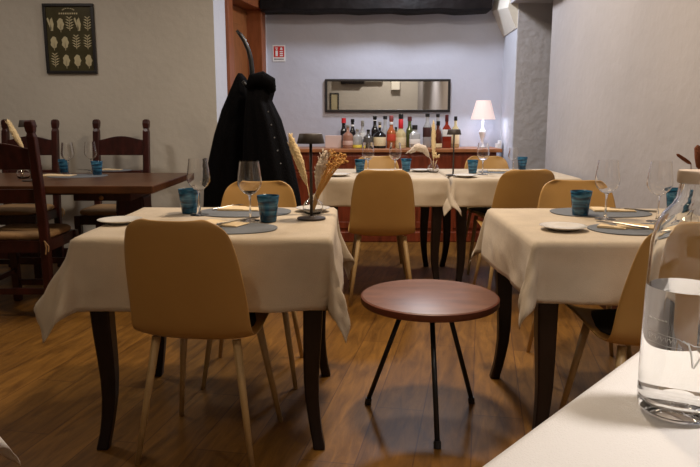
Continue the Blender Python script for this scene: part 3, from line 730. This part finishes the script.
# small box of cards left of the bottles
x, z = D(333.5, 147, 6.3)
t = tag(MB().box(-.075, .075, -.03, .03, 0, .115).build('card_box', M_CARD, bevel=.003, loc=(x, 6.30, ZS+.0005)), 'pale pink box left of the bottles on the sideboard', 'box')
# mirror
a = D(325, 79, YB-.03); b = D(450, 112, YB-.03)
t = tag(empty('wall_mirror', ((a[0]+b[0])/2, YB-.001, (a[1]+b[1])/2)), 'long narrow mirror in a thin black frame on the back wall', 'mirror')
w2 = (b[0]-a[0])/2; h2 = (a[1]-b[1])/2; q = .022
m = MB(); m.box(-w2, w2, -.03, 0, h2-q, h2); m.box(-w2, w2, -.03, 0, -h2, -h2+q); m.box(-w2, -w2+q, -.03, 0, -h2+q, h2-q); m.box(w2-q, w2, -.03, 0, -h2+q, h2-q)
m.build('frame', M_FRAME, t, bevel=.003)
MB().box(-w2+q, w2-q, -.016, -.004, -h2+q, h2-q).build('mirror_glass', M_MIRROR, t)
# what the mirror shows of the wall behind the camera
YM = 2*(YB-.016)+2.5
a = D(330, 93, YM); b = D(339, 114, YM)
t = tag(empty('framed_picture', ((a[0]+b[0])/2, -2.499, (a[1]+b[1])/2)), 'small dark framed picture seen only in the wall mirror', 'picture')
w3 = (b[0]-a[0])/2; h3 = (a[1]-b[1])/2
m = MB(); m.box(-w3, w3, 0, .03, h3-.03, h3); m.box(-w3, w3, 0, .03, -h3, -h3+.03); m.box(-w3, -w3+.03, 0, .03, -h3+.03, h3-.03); m.box(w3-.03, w3, 0, .03, -h3+.03, h3-.03)
m.build('frame', M_FRAME, t); MB().box(-w3+.03, w3-.03, 0, .012, -h3+.03, h3-.03).build('print_sheet', M_PRINTL, t)
a = D(341, 79, YM); b = D(364, 84, YM)
struct(MB().box(a[0], b[0], -2.5, -2.25, b[1], ZC-.01), 'trim_4', M_BEAM)
a = D(365, 79, YM); b = D(383, 82, YM); c = D(391, 79, YM); e = D(399, 90, YM)
struct(MB().box(a[0], b[0], -2.5, -2.3, b[1], ZC-.01), 'trim_5', M_CREAMW)
struct(MB().box(c[0], e[0], -2.5, -2.3, e[1], ZC-.01), 'trim_6', M_CREAMW)
# ceramic lamp
x, z = D(482, 148, 6.36)
t = tag(empty('bedside_lamp', (x, 6.36, ZS+.0005)), 'white turned lamp with a pink pleated shade on the sideboard', 'lamp')
s_ = 6.36*CT/F*1.02
def zl(y): return D(482, y, 6.36)[1]-ZS
MB().lathe([(.045, 0), (.046, .008), (.030, .016), (.018, .03), (.014, .06), (.020, .09), (.032, .125), (.035, .145), (.026, .160), (.014, .172), (.010, .20), (.010, zl(118))], 28).build('base', M_LAMPW, t, smooth=True)
zb, zt_ = zl(119.5), zl(100.5)
m = MB(); n = 60
def ring(r_, z): return [(r_*(1+.012*(j % 2))*math.cos(2*PI*j/n), r_*(1+.012*(j % 2))*math.sin(2*PI*j/n), z) for j in range(n)]
m.loft([ring(.114, zb), ring(.066, zt_), ring(.063, zt_), ring(.111, zb)], cap=False)
m.v and m.f.extend([(j, (j+1) % n, 3*n+(j+1) % n, 3*n+j) for j in range(n)]); m.mi += [0]*n
m.build('lamp_shade', M_SHADE, t)
MB().ball((0, 0, zb+.035), .022, 12, 8).build('bulb', mat('bulb', (1, 1, 1), .5, emit=(.85, .9, 1), estr=3), t, smooth=True)
lampx, lampz = x, ZS+zb
# socket on the side wall
x, z = D(505.3, 146, 6.35)
t = tag(empty('wall_socket', (XS1-.02, 6.42, z)), 'white socket with a plug on bright side wall right of the sideboard', 'socket')
MB().box(-.034, -.014, -.045, .045, -.05, .05).build('cover_plate', M_SIGNW, t, bevel=.003)
MB().box(-.060, -.0345, -.02, .02, -.022, .022).build('plug', M_SIGNW, t, bevel=.004)

# extinguisher sign ---------------------------------------------------------
a = D(272.5, 45, YB-.006); b = D(285.5, 61.5, YB-.006)
t = tag(empty('extinguisher_sign', ((a[0]+b[0])/2, YB-.001, (a[1]+b[1])/2)), 'small red and white fire extinguisher sign on the back wall', 'sign')
w2 = (b[0]-a[0])/2; h2 = (a[1]-b[1])/2
MB().box(-w2, w2, -.006, 0, -h2, h2).build('plate', M_SIGNW, t)
MB().box(-w2*.82, w2*.82, -.008, -.0061, -h2*.48, h2*.84).build('red_field', M_RED, t)
m = MB()
m.box(-w2*.55, -w2*.18, -.010, -.0081, -h2*.36, h2*.30); m.box(-w2*.48, -w2*.25, -.010, -.0081, h2*.36, h2*.52); m.box(-w2*.60, -w2*.15, -.010, -.0081, h2*.58, h2*.68)
for k in range(3): m.box(w2*(.12+.0*k), w2*.62, -.010, -.0081, -h2*.36+k*h2*.24, -h2*.22+k*h2*.24)
m.prism_y([(w2*.15, h2*.40), (w2*.60, h2*.40), (w2*.50, h2*.70), (w2*.25, h2*.70)], -.010, -.0081)
m.build('pictogram', M_SIGNW, t)
m = MB()
for k in range(9): m.box(-w2*.75+k*w2*.17, -w2*.75+k*w2*.17+w2*.10, -.0075, -.0061, -h2*.80, -h2*.64)
m.build('caption', M_BLACK, t)

# framed botanical print ----------------------------------------------------
pts = [D(*p, YL-.03) for p in ((40.5, 3.5), (92, 3), (97, 73), (47, 74))]
cxp = sum(p[0] for p in pts)/4; czp = sum(p[1] for p in pts)/4
wp_ = ((pts[1][0]-pts[0][0])+(pts[2][0]-pts[3][0]))/4; hp_ = ((pts[0][1]-pts[3][1])+(pts[1][1]-pts[2][1]))/4
t = tag(empty('framed_print', (cxp, YL-.001, czp)), 'black framed botanical print of pale leaves on the left wall', 'picture')
q = .022
m = MB(); m.box(-wp_, wp_, -.025, 0, hp_-q, hp_); m.box(-wp_, wp_, -.025, 0, -hp_, -hp_+q); m.box(-wp_, -wp_+q, -.025, 0, -hp_+q, hp_-q); m.box(wp_-q, wp_, -.025, 0, -hp_+q, hp_-q)
m.build('frame', M_FRAME, t, bevel=.003)
MB().box(-wp_+q, wp_-q, -.012, -.002, -hp_+q, hp_-q).build('print_sheet', M_PRINT, t)
def leafpoly(mb, cx, cz, w_, h_, kind):
    if kind == 0:
        mb.prism_y([(cx-w_*.15, cz-h_/2), (cx+w_*.15, cz-h_/2), (cx+w_*.3, cz), (cx+w_*.1, cz+h_/2), (cx-w_*.2, cz+h_*.3)], -.0135, -.0121)
        mb.prism_y([(cx-w_*.1, cz-h_/2), (cx, cz-h_*.3), (cx-w_*.4, cz+h_/2), (cx-w_*.6, cz+h_*.4)], -.0135, -.0121)
    elif kind == 1:
        for k in range(5):
            z = cz-h_*.4+k*h_*.2; ww = w_*(.65-.1*abs(k-1.5)); 
            mb.prism_y([(cx, z), (cx+ww*.5, z+h_*.07), (cx+ww, z+h_*.18), (cx+ww*.4, z+h_*.16)], -.0135, -.0121)
            mb.prism_y([(cx, z), (cx-ww*.5, z+h_*.07), (cx-ww, z+h_*.18), (cx-ww*.4, z+h_*.16)], -.0135, -.0121)
        mb.box(cx-.002, cx+.002, -.0135, -.0121, cz-h_/2, cz+h_/2)
    else:
        n = 14; mb.prism_y([(cx+w_*.5*math.cos(2*PI*i/n)*(1-.25*(i % 2)), cz+h_*.45*math.sin(2*PI*i/n)) for i in range(n)], -.0135, -.0121)
        mb.box(cx-.002, cx+.002, -.0135, -.0121, cz-h_*.6, cz)
kinds = [[0, 2, 1, 0, 1], [2, 2, 1, 1], [1, 2, 2, 2]]
for r_i, rowk in enumerate(kinds):
    for c_i, k in enumerate(rowk):
        n = len(rowk); px_ = -wp_+q+(2*wp_-2*q)*(c_i+.55)/n; pz_ = hp_*(.42-.52*r_i)
        m = MB(); leafpoly(m, px_, pz_, wp_*.30, hp_*.38, k); m.build('printed_leaf', M_PRINTL, t)
m = MB()
for k in range(9): m.box(-wp_*.38+k*wp_*.085, -wp_*.38+k*wp_*.085+wp_*.055, -.0135, -.0121, hp_*.70, hp_*.745)
for k in range(7): 
    a_ = PI*(k+.5)/7; m.box(wp_*.22*math.cos(a_)-.006, wp_*.22*math.cos(a_)+.006, -.0135, -.0121, hp_*(.80+.06*math.sin(a_)), hp_*(.82+.06*math.sin(a_)))
m.build('printed_title', M_PRINTL, t)

# ------------------------------------------------------------------ coat stand and coats
YC = 4.42
cxs = D(252, 80, YC)[0]
t = tag(empty('coat_stand', (cxs, YC, 0)), 'black coat stand with one bare curved hook in front of the door', 'coat stand')
MB().lathe([(.17, 0), (.17, .012), (.03, .03), (.02, .05)], 36).build('base', M_BLACK, t, auto=40)
MB().tube([(0, 0, .03), (0, 0, 1.36)], .016, 14).build('pole', M_BLACK, t, smooth=True)
def hk(px, py): a = D(px, py, YC); return (a[0]-cxs, 0, a[1])
MB().tube([hk(252, 82), hk(252, 70), hk(251, 60), hk(248.5, 50), hk(244.5, 41), hk(240.5, 35), hk(236.8, 30.5)], [.016, .016, .0155, .015, .014, .013, .009], 12).build('hook_arm', M_BLACK, t, smooth=True)
for dx, dy in ((.07, -.06), (-.05, -.05), (.06, .08)):
    MB().tube([(0, 0, 1.32), (dx*.5, dy*.5, 1.33), (dx, dy, 1.37)], .011, 10).build('hook_arm', M_BLACK, t, smooth=True)
def coat(name, outline, depth, yoff, label, ph, extra=None):
    """outline: rows (py, px_left, px_right) from top to bottom, measured at the coat's own distance"""
    Y = YC+yoff; rows = []
    for i in range(len(outline)-1):
        for k in range(4):
            u = k/4; rows.append([outline[i][j]*(1-u)+outline[i+1][j]*u for j in range(3)])
    rows.append(list(outline[-1])); rings = []; n = 56
    zt = D(250, rows[0][0], Y)[1]
    for i, (py, l, r_) in enumerate(rows):
        s = i/(len(rows)-1)
        a = D(l, py, Y); b = D(r_, py, Y); c = (a[0]+b[0])/2; h = (b[0]-a[0])/2; dd = depth*min(1, .25+s*1.5)
        ring_ = []
        for j in range(n):
            q = 2*PI*j/n; f_ = 1+(.10*math.sin(5*q+ph+s*.8)+.055*math.sin(11*q+2*ph-s*2))*min(1, s*2.2)
            ring_.append((c+h*math.cos(q)*(1+(f_-1)*.35), Y+dd*math.sin(q)*f_, a[1]+.012*math.sin(3*q+ph)*(1 if i == len(rows)-1 else 0)))
        rings.append(ring_)
    o = MB().loft(rings).build(name, M_COAT, smooth=True)
    return tag(o, label, 'coat', 'black coats on the coat stand')
o1 = coat('hanging_coat', [(73.5, 238, 242), (78, 235.5, 246), (90, 230, 252), (110, 221.5, 256), (135, 214, 259), (160, 208.5, 262), (185, 204, 264), (215, 203, 262), (245, 204, 260)], .15, .12, 'black coat with a peaked collar hanging on left of stand', 0)
o2 = coat('hanging_coat', [(76, 251, 262), (79, 248, 271), (86, 246.5, 276), (94, 247, 274), (101, 246, 272), (120, 245, 281), (145, 244, 288), (170, 243, 294), (195, 242, 299), (220, 241, 302), (240, 242, 298)], .15, -.13, 'black coat with bulging hood and small metal studs on right of stand', 1.7)
m = MB()
for k in range(5): m.ball(Vector(rel(271+k*3.0, 112+k*12.5, YC-.13))+Vector((0, -.150, 0)), .0045, 8, 6)
m.build('stud', M_STEEL, o2)
# hood roll on the right coat
m = MB(); P_ = [rel(248, 88, YC-.20), rel(253, 80, YC-.22), rel(262, 78.5, YC-.23), rel(270, 83, YC-.22), rel(273, 91, YC-.19)]
m.tube(P_, [.02, .038, .045, .042, .02], 14); m.build('hood', M_COAT, o2, smooth=True)

# ------------------------------------------------------------------ light
def area(name, loc, size, power, col, rot=(0, 0, 0), spread=180, shape='DISK'):
    l = bpy.data.lights.new(name, 'AREA'); l.shape = shape; l.size = size; l.energy = power; l.color = col; l.spread = R(spread)
    o = bpy.data.objects.new(name, l); COL.objects.link(o); o.location = loc; o.rotation_euler = rot; return o
def spot(name, loc, tgt, power, col, ang=90, blend=.6, rad=.04):
    l = bpy.data.lights.new(name, 'SPOT'); l.energy = power; l.color = col; l.spot_size = R(ang); l.spot_blend = blend; l.shadow_soft_size = rad
    o = bpy.data.objects.new(name, l); COL.objects.link(o); o.location = loc
    o.rotation_euler = (Vector(tgt)-Vector(loc)).to_track_quat('-Z', 'Y').to_euler(); return o
WARM = (1, .80, .58); NEUT = (1, .90, .80); COOL = (.82, .87, 1)
area('ceiling_lamp_or_fill', (.25, 2.75, 2.70), .30, 30, WARM)
area('ceiling_lamp_or_fill', (.5, 4.3, 2.70), .30, 24, NEUT)
area('ceiling_lamp_or_fill', (-2.4, 3.6, 2.70), .3, 13, NEUT)
spot('mirror_fill_spot', (.9, -1.0, 2.65), (.9, -2.5, 1.6), 75, NEUT, ang=110, blend=.8)  # added spot, brightens the wall behind the camera for the mirror
area('foreground_fill', (1.15, .75, 2.69), .34, 11, (1, .94, .90), spread=80)  # unseen overhead light, added to brighten the white foreground cloth
area('ceiling_lamp_or_fill', (-.9, .3, 2.70), .3, 8, WARM)  # added fill, lifts the camera-facing side of the front left chair
area('back_lamp', (.55, 5.75, 2.70), .3, 22, COOL)
l = bpy.data.lights.new('lamp_bulb', 'POINT'); l.energy = 2.0; l.color = (.74, .84, 1); l.shadow_soft_size = .03
o = bpy.data.objects.new('lamp_bulb', l); COL.objects.link(o); o.location = (lampx, 6.36, lampz-.012)

w = bpy.data.worlds.new('world'); S.world = w; w.use_nodes = True
w.node_tree.nodes['Background'].inputs[0].default_value = (.5, .48, .45, 1); w.node_tree.nodes['Background'].inputs[1].default_value = .15
S.view_settings.view_transform = 'Standard'; S.view_settings.look = 'None'; S.view_settings.gamma = 1; S.view_settings.use_curve_mapping = False
S.view_settings.exposure = .35
S.cycles.use_denoising = True; S.cycles.max_bounces = 14; S.cycles.transmission_bounces = 12; S.cycles.diffuse_bounces = 4
S.cycles.sample_clamp_indirect = 6
